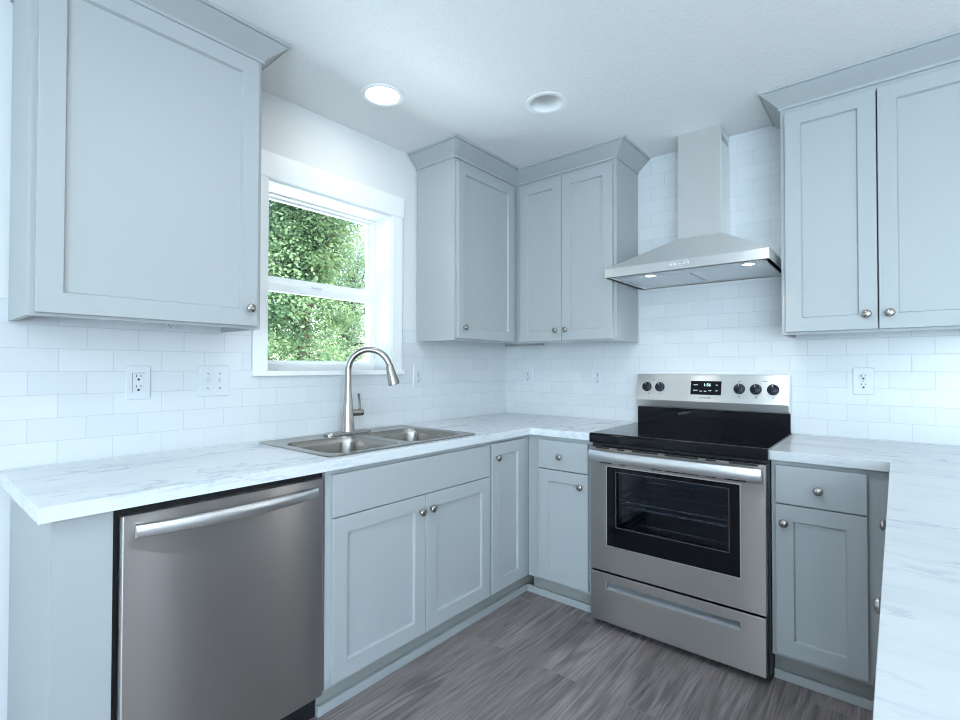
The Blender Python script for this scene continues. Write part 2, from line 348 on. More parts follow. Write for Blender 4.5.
# ------------------------------------------------------------------ wall cabinets
CROWN = [(0, 2.386), (.007, 2.386), (.007, 2.3985), (.0105, 2.402), (.066, 2.4505), (.066, 2.4535), (.0755, 2.4535), (.0755, ZC), (0, ZC)]
def crown(path, parent, side, keep=None):
    """profile swept along a 2-D path with mitred corners; side = +1/-1 picks which side is outward"""
    n = len(path); P = [Vector(p) for p in path]; loops = []
    for i in range(n):
        dirs = []
        if i > 0: dirs.append((P[i]-P[i-1]).normalized())
        if i < n-1: dirs.append((P[i+1]-P[i]).normalized())
        nr = [Vector((-d.y, d.x))*side for d in dirs]
        m = nr[0] if len(nr) == 1 else (nr[0]+nr[1]) / (1 + nr[0].dot(nr[1]))
        loops.append([Vector((P[i].x + m.x*o, P[i].y + m.y*o, z)) for o, z in CROWN])
    if keep: loops = loops[keep[0]:keep[1]]
    return obj('crown_molding', loft(bmesh.new(), loops), CAB, parent)
def carcass_upper(F, u0, u1, d, z0, z1, parent, back=TT+.001):
    t = .016; b = bmesh.new()
    box(b, u0, u0+t, back, d, z0, z1, F); box(b, u1-t, u1, back, d, z0, z1, F)
    box(b, u0+t, u1-t, back, d, z0+.034, z0+.05, F); box(b, u0+t, u1-t, back, d, z1-t, z1, F); box(b, u0+t, u1-t, back, back+.008, z0+.05, z1-t, F)
    obj('carcass', b, CAB, parent)
def face_frame(F, u0, u1, d0, d1, z0, z1, parent):
    obj('face_frame', holed(bmesh.new(), rect(u0, u1, z0, z1), [rect(u0+.035, u1-.035, z0+.035, z1-.045)], lambda a, b, t: F(a, t, b), d0, d1), CAB, parent)
UD = .305
# left of the window
c1 = thing('wall_cabinet', 'large single-door grey wall cabinet hanging over the counter left of the window', 'cabinet', (.15, -2.285, 1.38), 'grey wall cabinets')
carcass_upper(FL, -2.612, -1.957, UD-.019, 1.380, 2.40, c1); face_frame(FL, -2.612, -1.957, UD-.019, UD, 1.380, 2.40, c1)
d = obj('door', shaker_bm(FL, -2.595, -1.975, 1.389, 2.376, UD, UD+.020), CAB, c1); knob(FL, -2.008, UD+.020, 1.452, d)
crown([(TT, -2.612), (UD, -2.612), (UD, -1.957), (TT, -1.957)], c1, -1)
obj('wire_end', tube(bmesh.new(), [(.10, -2.195, 1.414), (.10, -2.195, 1.392), (.103, -2.190, 1.383), (.108, -2.186, 1.388)], .0022, 6), NICKEL, c1)
# corner pair
c2 = thing('wall_cabinet', 'single-door grey wall cabinet on the window wall, right of the window in the corner', 'cabinet', (.15, -.44, 1.386), 'grey wall cabinets')
carcass_upper(FL, -.8806, -TT-.001, UD-.019, 1.386, 2.40, c2); face_frame(FL, -.8806, -.306, UD-.019, UD, 1.386, 2.40, c2)
d = obj('door', shaker_bm(FL, -.868, -.349, 1.396, 2.366, UD, UD+.020), CAB, c2); knob(FL, -.826, UD+.020, 1.456, d)
CORNER = [(TT, -.8806), (UD, -.8806), (UD, -UD), (.980, -UD), (.980, -TT)]
crown(CORNER, c2, -1, (0, 3))
c3 = thing('wall_cabinet', 'two-door grey wall cabinet in the corner, left of the range hood', 'cabinet', (.64, -.15, 1.386), 'grey wall cabinets')
carcass_upper(FB, UD+.001, .980, UD-.019, 1.386, 2.40, c3); face_frame(FB, UD+.001, .980, UD-.019, UD, 1.386, 2.40, c3)
d = obj('door', shaker_bm(FB, .345, .6425, 1.396, 2.366, UD, UD+.020), CAB, c3); knob(FB, .610, UD+.020, 1.456, d)
d = obj('door', shaker_bm(FB, .6455, .963, 1.396, 2.366, UD, UD+.020), CAB, c3); knob(FB, .677, UD+.020, 1.457, d)
crown(CORNER, c3, -1, (2, 5))
# right of the hood
c4 = thing('wall_cabinet', 'two-door grey wall cabinet right of the range hood, over the wall outlet', 'cabinet', (2.1, -.15, 1.383), 'grey wall cabinets')
carcass_upper(FB, 1.757, 2.429, UD-.019, 1.383, 2.40, c4); face_frame(FB, 1.757, 2.429, UD-.019, UD, 1.383, 2.40, c4)
d = obj('door', shaker_bm(FB, 1.774, 2.090, 1.394, 2.362, UD, UD+.020), CAB, c4); knob(FB, 2.056, UD+.020, 1.455, d)
d = obj('door', shaker_bm(FB, 2.0945, 2.412, 1.394, 2.362, UD, UD+.020), CAB, c4); knob(FB, 2.128, UD+.020, 1.455, d)
crown([(1.757, -TT), (1.757, -UD), (2.429, -UD), (2.429, -TT)], c4, -1)

# ------------------------------------------------------------------ base cabinets
BD, ZT = .600, .8768
def base(F, label, u0, u1, loc, group='grey base cabinets', f0=None, f1=None, back=.006, toe=True, hollow=False):
    t = thing('base_cabinet', label, 'cabinet', loc, group)
    if hollow:
        b = bmesh.new(); box(b, u0, u0+.016, back, BD-.019, .110, ZT, F); box(b, u1-.016, u1, back, BD-.019, .110, ZT, F); box(b, u0+.016, u1-.016, back, BD-.019, .110, .126, F)
        obj('carcass', b, CAB, t)
    else: obj('carcass', BX(u0, u1, back, BD-.019, .110, ZT, F=F), CAB, t)
    obj('face_frame', BX(f0 if f0 is not None else u0, f1 if f1 is not None else u1, BD-.019, BD, .110, ZT, F=F), CAB, t)
    if toe: obj('toe_kick', BX(u0, u1, back, .549, .0, .110, F=F), TOE, t)
    return t
ep = thing('end_panel', 'narrow grey filler panel closing the counter end, left of the dishwasher', 'panel', (.3, -2.54, 0))
obj('side_panel', BX(.006, BD, -2.600, -2.580, 0, ZT), CAB, ep)
obj('front_panel', BX(BD-.019, BD, -2.580, -2.4795, 0, ZT), CAB, ep)
obj('inner_panel', BX(.006, BD-.019, -2.4955, -2.4795, 0, ZT), CAB, ep)
s1 = base(FL, 'wide two-door grey base cabinet under the sink, right of the dishwasher', -1.8645, -.9535, (.3, -1.41, 0), hollow=True)
obj('false_front', slab_bm(FL, -1.843, -.963, .706, .858, BD, BD+.020), CAB, s1)
d = obj('door', shaker_bm(FL, -1.843, -1.395, .128, .7025, BD, BD+.020), CAB, s1); knob(FL, -1.427, BD+.020, .638, d)
d = obj('door', shaker_bm(FL, -1.3915, -.963, .128, .7025, BD, BD+.020), CAB, s1); knob(FL, -1.366, BD+.020, .640, d)
s2 = base(FL, 'narrow full-height-door grey base cabinet between the sink cabinet and the corner', -.9525, -.006, (.3, -.5, 0), f1=-.6005)
d = obj('door', shaker_bm(FL, -.944, -.664, .124, .860, BD, BD+.020, st=.060), CAB, s2); knob(FL, -.912, BD+.020, .790, d)
s3 = base(FB, 'narrow grey base cabinet with drawer and door between the corner and the range', .6015, .985, (.8, -.3, 0))
d = obj('drawer', slab_bm(FB, .674, .966, .7065, .856, BD, BD+.020), CAB, s3); knob(FB, .812, BD+.020, .776, d)
d = obj('door', shaker_bm(FB, .674, .966, .124, .7015, BD, BD+.020), CAB, s3); knob(FB, .930, BD+.020, .638, d)
s4 = base(FB, 'narrow grey base cabinet with drawer and door, right of the range', 1.760, 2.1695, (1.96, -.3, 0))
d = obj('drawer', slab_bm(FB, 1.776, 2.060, .7105, .858, BD, BD+.020), CAB, s4); knob(FB, 1.917, BD+.020, .778, d)
d = obj('door', shaker_bm(FB, 1.776, 2.060, .127, .7065, BD, BD+.020), CAB, s4); knob(FB, 1.806, BD+.020, .638, d)
# peninsula, fronts face the window wall
p1 = base(FP, 'grey drawer cabinet of the peninsula beside the range wall, edge-on', -1.29, -.6215, (2.5, -.95, 0), 'peninsula cabinets', back=0)
for z0, z1, zk in ((.711, .858, .777), (.425, .7055, .56), (.128, .4195, .28)):
    d = obj('drawer', slab_bm(FP, -1.278, -.668, z0, z1, BD, BD+.014), CAB, p1); knob(FP, -.979, BD+.014, zk, d)
p2 = base(FP, 'grey peninsula cabinet nearer the camera, edge-on, with drawer and door knobs', -1.921, -1.291, (2.5, -1.6, 0), 'peninsula cabinets', back=0)
d = obj('drawer', slab_bm(FP, -1.909, -1.303, .711, .858, BD, BD+.014), CAB, p2); knob(FP, -1.617, BD+.014, .777, d)
d = obj('door', shaker_bm(FP, -1.909, -1.606, .128, .7055, BD, BD+.014), CAB, p2); knob(FP, -1.645, BD+.014, .638, d)
d = obj('door', shaker_bm(FP, -1.602, -1.303, .128, .7055, BD, BD+.014), CAB, p2)

# ------------------------------------------------------------------ countertops
CT, CB_ = .914, .8772
def bev_obj(o, wd): 
    m = o.modifiers.new('bevel', 'BEVEL'); m.width = wd; m.segments = 2; m.limit_method = 'ANGLE'; m.angle_limit = math.radians(40); return o
SY0, SY1, SX0, SX1 = -1.842, -1.018, .045, .592
b = holed(bmesh.new(), [(.0065, -2.629), (.632, -2.629), (.632, -.632), (.988, -.632), (.988, -.0065), (.0065, -.0065)], [rect(SX0+.02, SX1-.02, SY0+.02, SY1-.02)], W, CB_, CT)
o = obj('countertop', b, MARB_L, at=(.3, -1.3, CB_), bevel=.001)
tag(o, 'L-shaped marble-pattern white countertop with the sink set in it', 'countertop')
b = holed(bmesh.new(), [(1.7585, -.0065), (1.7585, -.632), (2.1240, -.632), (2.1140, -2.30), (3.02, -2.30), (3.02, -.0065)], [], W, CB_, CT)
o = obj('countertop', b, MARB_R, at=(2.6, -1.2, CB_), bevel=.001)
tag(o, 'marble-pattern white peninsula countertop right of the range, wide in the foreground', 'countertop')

# ------------------------------------------------------------------ sink
sk = thing('kitchen_sink', 'stainless steel double-bowl drop-in sink in the counter under the window', 'sink', (.32, -1.43, CT))
b = bmesh.new()
bowls = [(.165, .548, -1.800, -1.452), (.165, .548, -1.404, -1.060)]
zr = CT + .0045
out = [rrect(SX0, SX1, SY0, SY1, .03, 6), rrect(SX0+.004, SX1-.004, SY0+.004, SY1-.004, .027, 6), rrect(SX0+.012, SX1-.012, SY0+.012, SY1-.012, .022, 6)]
zz = [CT+.0004, zr, zr-.0015]
prev = None; es = []
for lp, z in zip(out, zz):
    vs = [b.verts.new((x, y, z)) for x, y in lp]
    if prev:
        for i in range(len(vs)): b.faces.new((prev[i], prev[(i+1) % len(vs)], vs[(i+1) % len(vs)], vs[i]))
    prev = vs
es += [b.edges.get((prev[i], prev[(i+1) % len(prev)])) for i in range(len(prev))]
for (x0, x1, y0, y1) in bowls:
    prof = [(0, zr-.0015, .070), (.003, zr-.006, .068), (.006, zr-.03, .066), (.016, CT-.150, .058), (.022, CT-.168, .054), (.034, CT-.178, .045), (.06, CT-.181, .03)]
    prev = None
    for k, (ins, z, r) in enumerate(prof):
        vs = [b.verts.new((x, y, z)) for x, y in rrect(x0+ins, x1-ins, y0+ins, y1-ins, r, 8)]
        if prev:
            for i in range(len(vs)): b.faces.new((prev[i], prev[(i+1) % len(vs)], vs[(i+1) % len(vs)], vs[i]))
        else: es += [b.edges.new((vs[i], vs[(i+1) % len(vs)])) for i in range(len(vs))]
        prev = vs
    b.faces.new(prev)
bmesh.ops.triangle_fill(b, use_beauty=True, edges=es)
obj('basin', b, SINKM, sk, smooth=40)
for (x0, x1, y0, y1) in bowls:
    c = ((x0+x1)/2, (y0+y1)/2, CT-.1808)
    obj('drain', lathe(bmesh.new(), [(.056, 0), (.055, .003), (.042, .003), (.038, .001), (.012, .001), (.010, .006), (.0001, .007)], c, (0, 0, 1), 32), CHROME, sk, smooth=40)

# ------------------------------------------------------------------ faucet
FX, FY = .105, -1.420
fc = thing('faucet', 'brushed nickel gooseneck pull-down faucet standing behind the sink', 'faucet', (FX, FY, zr))
pl = rrect(FX-.03, FX+.03, FY-.128, FY+.128, .03, 8)
obj('base_plate', loft(bmesh.new(), [[Vector((x, y, zr-.001)) for x, y in pl], [Vector((x, y, zr+.006)) for x, y in pl], [Vector((FX+(x-FX)*.9, FY+(y-FY)*.97, zr+.010)) for x, y in pl]]), NICKEL, fc, smooth=40)
obj('body', lathe(bmesh.new(), [(.033, zr+.008), (.032, zr+.014), (.0295, zr+.05), (.0245, 1.03), (.0200, 1.085), (.0170, 1.115), (.0158, 1.145), (.0150, 1.18)], (FX, FY, 0), (0, 0, 1), 32), NICKEL, fc, smooth=50)
sd = Vector((.77, .64, 0)).normalized(); R = .101; zc = 1.222; pts = [(FX, FY, 1.17), (FX, FY, 1.19)]
for k in range(25):
    a = math.radians(180 - 163*k/24); q = sd*(R + R*math.cos(a)); pts.append((FX+q.x, FY+q.y, zc + R*math.sin(a)))
obj('spout', tube(bmesh.new(), pts, .0150, 20), NICKEL, fc, smooth=50)
e = Vector(pts[-1]); dr = (e - Vector(pts[-2])).normalized(); dr = (dr + Vector((0, 0, -.42))).normalized()
hd = obj('spray_head', lathe(bmesh.new(), [(.0150, -.001), (.0175, .002), (.0180, .012), (.0240, .062), (.0280, .094), (.0280, .100), (.0235, .101)], e, dr, 28), NICKEL, fc, smooth=50)
obj('nozzle', lathe(bmesh.new(), [(.0233, .096), (.0233, .1025), (.0001, .1020)], e, dr, 24), BLACKP, hd)
lv = obj('lever_hub', lathe(bmesh.new(), [(.018, .0), (.0165, .035), (.0170, .038), (.0170, .072), (.0150, .076), (.0001, .077)], (FX, FY, 1.016), (.25, 1, 0), 28), NICKEL, fc, smooth=40)
hb = Vector((FX, FY, 1.016)) + Vector((.25, 1, 0)).normalized()*.060
obj('lever', tube(bmesh.new(), [hb + Vector((0, 0, .005)), hb + Vector((.002, -.002, .03)), hb + Vector((.004, -.006, .06)), hb + Vector((.006, -.012, .092))], [.0075, .006, .0055, .0065], 12), NICKEL, lv, smooth=50)

# ------------------------------------------------------------------ dishwasher
dw = thing('dishwasher', 'stainless steel dishwasher under the left end of the counter', 'dishwasher', (.3, -2.17, 0))
obj('tub', BX(.02, .585, -2.476, -1.867, .10, .874), DARKGAP, dw)
def bowed(y0, y1, z0, z1, x0, xe, bow, n=16, r=.012):
    """door panel, gently bowed across its width, with rounded side edges"""
    front = []
    for i in range(n+1):
        t = i/n; y = y0 + (y1-y0)*t; edge = min(t, 1-t)*(y1-y0)
        x = xe + bow*(1-(2*t-1)**2)
        front.append((x, y))
    prof = [(x0, y0), (xe-r, y0)] + [(xe-r+r*math.sin(a), y0+r-r*math.cos(a)) for a in (PI/8, PI/4, 3*PI/8)]
    prof += [(x, min(max(y, y0+r), y1-r)) for x, y in front if y0+r <= y <= y1-r]
    prof += [(xe-r+r*math.sin(a), y1-r+r*math.cos(a)) for a in (3*PI/8, PI/4, PI/8)] + [(xe-r, y1), (x0, y1)]
    return loft(bmesh.new(), [[Vector((x, y, z)) for x, y in prof] for z in (z0, z1)])
dd = obj('door', bowed(-2.467, -1.874, .108, .852, .585, .612, .004), STEEL_DW, dw, smooth=30)
b = bmesh.new(); lo = []
for i in range(25):
    t = i/24; y = -2.437 + t*(.527); k = 1-(2*t-1)**2; x = .628 + .036*k; z = .812 - .0*k
    hh = .0182; lo.append([Vector((x+dx, y, z+dz)) for dx, dz in ((-.010, hh-.003), (-.004, hh), (.003, hh-.003), (.0055, hh*.5), (.006, 0), (.0055, -hh*.5), (.003, -hh+.003), (-.004, -hh), (-.010, -hh+.003))])
obj('handle', loft(b, lo), STEEL_HANDLE, dd, smooth=40)
for y in (-2.434, -1.933): obj('handle_mount', BX(.612, .632, y, y+.020, .799, .825), STEEL_HANDLE, dd, bevel=.003)
obj('kick_plate', BX(.50, .548, -2.476, -1.867, 0, .104), BLACKP, dw)

# ------------------------------------------------------------------ range
rg = thing('electric_range', 'stainless steel electric range with black glass cooktop and oven', 'range', (1.377, -.33, 0))
X0, X1 = .997, 1.757
b = bmesh.new()      # hollow body round the oven cavity
box(b, X0, X0+.06, -.625, -.035, .03, .875); box(b, X1-.06, X1, -.625, -.035, .03, .875); box(b, X0+.06, X1-.06, -.10, -.035, .03, .875)
box(b, X0+.06, X1-.06, -.625, -.10, .03, .33); box(b, X0+.06, X1-.06, -.625, -.10, .785, .875)
obj('body', b, BLACKP, rg)
b = bmesh.new(); box(b, X0+.061, X0+.063, -.62, -.101, .331, .784); box(b, X1-.063, X1-.061, -.62, -.101, .331, .784); box(b, X0+.063, X1-.063, -.103, -.101, .331, .784)
box(b, X0+.063, X1-.063, -.62, -.103, .331, .333); box(b, X0+.063, X1-.063, -.62, -.103, .782, .784)
obj('oven_liner', b, ENAMEL, rg)
for z in (.47, .60):
    b = bmesh.new()
    tube(b, [(X0+.07, -.60, z), (X1-.07, -.60, z)], .0032, 8); tube(b, [(X0+.07, -.13, z), (X1-.07, -.13, z)], .0032, 8); tube(b, [(X0+.07, -.60, z-.022), (X1-.07, -.60, z-.022)], .0022, 8)
    for i in range(19):
        x = X0+.075 + i*(X1-X0-.15)/18; tube(b, [(x, -.60, z), (x, -.13, z)], .0016, 6)
    for y in (-.48, -.36, -.24): tube(b, [(X0+.07, y, z-.003), (X1-.07, y, z-.003)], .002, 6)
    obj('oven_rack', b, CHROME, rg, smooth=60)
for x in (X0+.05, X1-.05):
    for y in (-.59, -.09): obj('foot', lathe(bmesh.new(), [(.018, 0), (.018, .012), (.011, .014), (.011, .031)], (x, y, 0), (0, 0, 1), 16), BLACKP, rg)
# cooktop
def slab_round(x0, x1, y0, y1, z0, z1, r):
    prof = [(y1, z0), (y1, z1), (y0 + r + .006, z1)] + [(y0 + r - r*math.sin(a), z1 - r + r*math.cos(a)) for a in (0, PI/8, PI/4, 3*PI/8, PI/2)] + [(y0, z0+.010), (y0, z0+.006), (y0+.006, z0)]
    return loft(bmesh.new(), [[Vector((x, y, z)) for y, z in prof] for x in (x0, x1)])
ct = obj('cooktop', slab_round(X0+.001, X1+.002, -.664, -.045, .876, .9215, .014), BLACKG, rg, smooth=30)
for (x, y, r) in ((1.19, -.50, .115), (1.565, -.50, .09), (1.19, -.21, .075), (1.565, -.21, .10), (1.377, -.20, .05)):
    for rr in (r, r*.62) if r > .09 else (r,):
        b = bmesh.new(); n = 64
        loft(b, [[Vector((x+q*math.cos(2*PI*k/n), y+q*math.sin(2*PI*k/n), .92165)) for k in range(n)] for q in (rr-.0012, rr+.0012)], False, False); obj('burner_ring', b, RING, ct)
# oven door
DY0, DY1 = -.626, -.660
def FR(a, b, t): return Vector((a, t, b))
od = obj('oven_door', holed(bmesh.new(), rect(X0+.005, X1-.006, .271, .858), [rect(1.086, 1.660, .396, .770)], FR, DY0, DY1), STEEL, rg, bevel=.003)
obj('window_border', holed(bmesh.new(), rect(1.0865, 1.6595, .3965, .7695), [rect(1.134, 1.615, .490, .744)], FR, -.632, -.657), BLACKG, od)
b = bmesh.new(); holed(b, rect(1.130, 1.619, .486, .748), [rect(1.1325, 1.6165, .4885, .7455)], FR, -.6572, -.6582); obj('window_line', b, RING, od)
obj('oven_window', BX(1.132, 1.617, -.650, -.646, .488, .746), OVENGLASS, od)
b = bmesh.new(); holed(b, rect(1.084, 1.662, .3935, .772), [rect(1.0875, 1.6585, .3970, .7685)], FR, -.6595, -.6612); obj('window_bezel', b, STEEL_HANDLE, od)
b = bmesh.new(); lo = []
for i in range(25):
    t = i/24; x = 1.012 + t*.728; k = (1-(2*t-1)**4); y = -.690 - .018*k
    lo.append([Vector((x, y+dy, .821+dz)) for dy, dz in ((.012, .020), (.003, .0265), (-.005, .0245), (-.010, .014), (-.011, 0), (-.010, -.014), (-.005, -.0245), (.003, -.0265), (.012, -.020))])
h = obj('handle', loft(b, lo), STEEL_HANDLE, od, smooth=45)
for x in (1.016, 1.712): obj('handle_mount', BX(x, x+.024, -.690, -.659, .802, .840), STEEL_HANDLE, od, bevel=.003)
for z, xs in ((.8535, ((1.03, 1.10), (1.14, 1.175), (1.21, 1.33), (1.36, 1.50), (1.53, 1.57), (1.62, 1.725))), (.7855, ((1.05, 1.11), (1.15, 1.18), (1.30, 1.345), (1.36, 1.50), (1.53, 1.57), (1.60, 1.68)))):
    for a, c in xs: obj('slot_or_reflection', BX(a, c, -.6612, -.659, z-.0034, z+.0034), DARKGAP, od)  # lower row: reflection of the upper slots, set in as dark strips
# storage drawer with its long pull
dr_ = obj('drawer', holed(bmesh.new(), rect(X0+.005, X1-.008, .032, .2625), [rect(1.084, 1.656, .188, .221)], FR, DY0, DY1), STEEL, rg, bevel=.003)
PULL = mat('satin_pull_metal', (.60, .62, .64), .42, .7)
obj('pull_recess', loft(bmesh.new(), [[Vector((x, y, z)) for y, z in ((-.6265, .2215), (-.6265, .206), (-.634, .201), (-.655, .1885), (-.659, .188), (-.6275, .1875), (-.6255, .19), (-.6255, .2215))] for x in (1.084, 1.656)]), PULL, dr_)
# backguard
PB, PT = Vector((0, -.105, 1.058)), Vector((0, -.068, 1.2005))       # tilted front face
bgp = [(-.012, .9215), (-.012, PT.z), (PT.y, PT.z), (PB.y, PB.z), (-.088, 1.020), (-.060, 1.016), (-.060, .9215)]
bg = obj('backguard', loft(bmesh.new(), [[Vector((x, y, z)) for y, z in bgp] for x in (X0+.006, X1-.004)]), STEEL_HOOD, rg, bevel=.002)  # paler steel than the oven front, so the tilted face looks lit
obj('glass_riser', BX(X0+.004, X1-.002, -.070, -.050, .9215, 1.0145), BLACKG, bg)
fn = Vector((0, -(PT.z-PB.z), PT.y-PB.y)).normalized(); up = (PT-PB).normalized()
def OnP(x, z, t=0):
    k = (z - PB.z)/(PT.z-PB.z); q = PB + (PT-PB)*k; return Vector((x, q.y, q.z)) + fn*t
for x in (1.062, 1.135, 1.537, 1.611, 1.686):
    kb = obj('control_knob', lathe(bmesh.new(), [(.0265, .0005), (.0265, .006), (.0225, .009), (.0205, .020), (.018, .022), (.0001, .0225)], OnP(x, 1.1295), fn, 32), KNOBM, bg, smooth=40)
    b = bmesh.new(); c = OnP(x, 1.1295)
    vs = [[c + Vector((sx*.0045, 0, 0)) + up*sz*(.0225) + fn*t for sx, sz in ((-1, -1), (1, -1), (1, 1), (-1, 1))] for t in (.018, .029)]
    loft(b, vs); obj('grip', b, KNOBM, kb, bevel=.0015)
    b = bmesh.new(); vs = [[c + Vector((sx*.0012, 0, 0)) + up*(.0135+sz*.006) + fn*t for sx, sz in ((-1, -1), (1, -1), (1, 1), (-1, 1))] for t in (.0285, .0295)]
    loft(b, vs); obj('pointer', b, WPLASTIC, kb)
def onbox(x0, x1, z0, z1, t0, t1): return loft(bmesh.new(), [[OnP(x0, z0, t), OnP(x1, z0, t), OnP(x1, z1, t), OnP(x0, z1, t)] for t in (t0, t1)])
ds = obj('display', onbox(1.300, 1.452, 1.095, 1.1665, -.001, .0015), BLACKG, bg)
def text(body, x, z, size, t, m, parent, name, align='CENTER'):
    cu = bpy.data.curves.new(name, 'FONT'); cu.body = body; cu.size = size; cu.align_x = align; cu.align_y = 'CENTER'; cu.extrude = .0002
    tmp = bpy.data.objects.new('tmp', cu); C.objects.link(tmp); bpy.context.view_layer.update()
    me = bpy.data.meshes.new_from_object(tmp.evaluated_get(bpy.context.evaluated_depsgraph_get())); bpy.data.objects.remove(tmp)
    b = bmesh.new(); b.from_mesh(me); bpy.data.meshes.remove(me)
    M = Matrix.Translation(OnP(x, z, t)) @ Matrix((Vector((1, 0, 0)), up, fn)).transposed().to_4x4()
    bmesh.ops.transform(b, matrix=M, verts=b.verts); return obj(name, b, m, parent)
text('1:56', 1.382, 1.146, .022, .0018, DIGIT, ds, 'clock_digits')
text('FRIGIDAIRE', 1.376, 1.079, .011, .0006, INK, bg, 'brand_lettering')
for x, z, wd in ((1.325, 1.146, .022), (1.325, 1.117, .022), (1.352, 1.113, .012), (1.374, 1.113, .012), (1.397, 1.117, .014), (1.43, 1.146, .010), (1.43, 1.117, .010)):
    obj('button_print', onbox(x-wd/2, x+wd/2, z-.002, z+.002, .0014, .0019), WPLASTIC, ds)
for x, z in ((1.098, 1.171), (1.075, 1.092), (1.135, 1.092), (1.537, 1.168), (1.537, 1.090), (1.611, 1.092), (1.615, 1.089), (1.645, 1.170), (1.655, 1.170), (1.686, 1.090)):
    obj('knob_mark', onbox(x-.003, x+.003, z-.002, z+.002, -.0003, .0003), INK, bg)

# ------------------------------------------------------------------ range hood
hd_ = thing('range_hood', 'stainless steel chimney range hood on the tiled wall over the range', 'range hood', (1.372, -.25, 1.697))
HX0, HX1, HY = 1.003, 1.742, -.500
b = bmesh.new(); z0, z1 = 1.696, 1.742
holed(b, rect(HX0, HX1, HY, -.0075), [rect(HX0+.020, HX1-.020, HY+.020, -.030)], W, z0, z1)
rim = obj('rim', b, STEEL_RIM, hd_, bevel=.0015)
CX0, CX1, CY = 1.268, 1.480, -.185
lp0 = [Vector((HX0, HY, z1)), Vector((HX1, HY, z1)), Vector((HX1, -.0075, z1)), Vector((HX0, -.0075, z1))]
lp1 = [Vector((CX0-.004, CY-.004, 1.915)), Vector((CX1+.004, CY-.004, 1.915)), Vector((CX1+.004, -.0075, 1.915)), Vector((CX0-.004, -.0075, 1.915))]
obj('canopy', loft(bmesh.new(), [lp0, lp1]), STEEL_HOOD, hd_)
obj('chimney', BX(CX0, CX1, CY, -.0075, 1.916, 2.372), STEEL_HOOD, hd_, bevel=.001)
cu_ = obj('chimney_sleeve', BX(CX0+.002, CX1-.002, CY+.002, -.0075, 2.372, ZC-.001), STEEL_HOOD, hd_, bevel=.001)
obj('sleeve_vent', BX(CX1-.0025, CX1-.0012, -.160, -.040, 2.395, 2.425), STEEL_DW, cu_)
b = bmesh.new()
for i in range(2):
    x0 = HX0+.03 + i*.3445; x1 = x0+.335
    f = bmesh.new(); box(f, x0, x1, -.335, -.035, 1.7025, 1.7105); fo = obj('grease_filter', f, FILTER, hd_, bevel=.002)
b.free()
obj('lamp_panel', BX(HX0+.021, HX1-.021, HY+.021, -.3355, 1.704, 1.712), FILTER, hd_)
for x in (1.196, 1.641):
    lo = obj('lamp', lathe(bmesh.new(), [(.034, 1.7045), (.034, 1.7005), (.027, 1.7000), (.026, 1.7035)], (x, -.385, 0), (0, 0, 1), 28, False, False), CHROME, hd_, smooth=40)
    obj('lens', lathe(bmesh.new(), [(.026, 1.7035), (.022, 1.7008), (.0001, 1.7003)], (x, -.385, 0), (0, 0, 1), 28), HOODLED, lo, smooth=40)
    hl = bpy.data.lights.new('hood_lamp_light', 'SPOT'); hl.energy = 2.5; hl.spot_size = 2.2; hl.spot_blend = .8; hl.shadow_soft_size = .025; hl.color = (1, .95, .88)
    ho = bpy.data.objects.new('hood_lamp_light', hl); C.objects.link(ho); ho.location = (x, -.385, 1.695)
for k in range(5):
    obj('push_button', lathe(bmesh.new(), [(.0065, -.001), (.0065, .004), (.0055, .005), (.0001, .0052)], (1.332+.0200*k, HY, 1.7215), (0, -1, 0), 16), CHROME, hd_, smooth=40)

# ------------------------------------------------------------------ recessed ceiling lights
def downlight(x, y, label, lit):
    t = thing('recessed_light', label, 'ceiling light', (x, y, ZC), 'recessed ceiling lights')
    obj('trim_ring', lathe(bmesh.new(), [(.0815, .012), (.0815, -.001), (.0965, -.0005), (.0955, -.004), (.080, -.0055), (.0745, -.003), (.0745, .012)], (x, y, ZC), (0, 0, 1), 48, False, False), VINYL, t, smooth=40)
    if lit:
        obj('lens', lathe(bmesh.new(), [(.0745, .004), (.060, .003), (.0001, .0025)], (x, y, ZC), (0, 0, 1), 48, False, True), LAMPON, t, smooth=40)
        d = bpy.data.lights.new('recessed_or_fill_light', 'AREA'); d.shape = 'DISK'; d.size = .14; d.energy = 1.3; d.color = (1, .95, .88)
        lo = bpy.data.objects.new('recessed_or_fill_light', d); C.objects.link(lo); lo.location = (x, y, ZC-.007)
    else:
        obj('baffle', lathe(bmesh.new(), [(.0745, .010), (.0700, .05), (.060, .09), (.0001, .092)], (x, y, ZC), (0, 0, 1), 48, False, True), VINYL, t, smooth=40)
        obj('bulb', lathe(bmesh.new(), [(.0001, .052), (.022, .056), (.030, .068), (.030, .09)], (x, y, ZC), (0, 0, 1), 32, True, True), WPLASTIC, t, smooth=40)
downlight(*LAMPS[0], 'round recessed ceiling light, switched on, above the window side', True)
downlight(*LAMPS[1], 'round recessed ceiling light, switched off, in front of the corner cabinets', False)

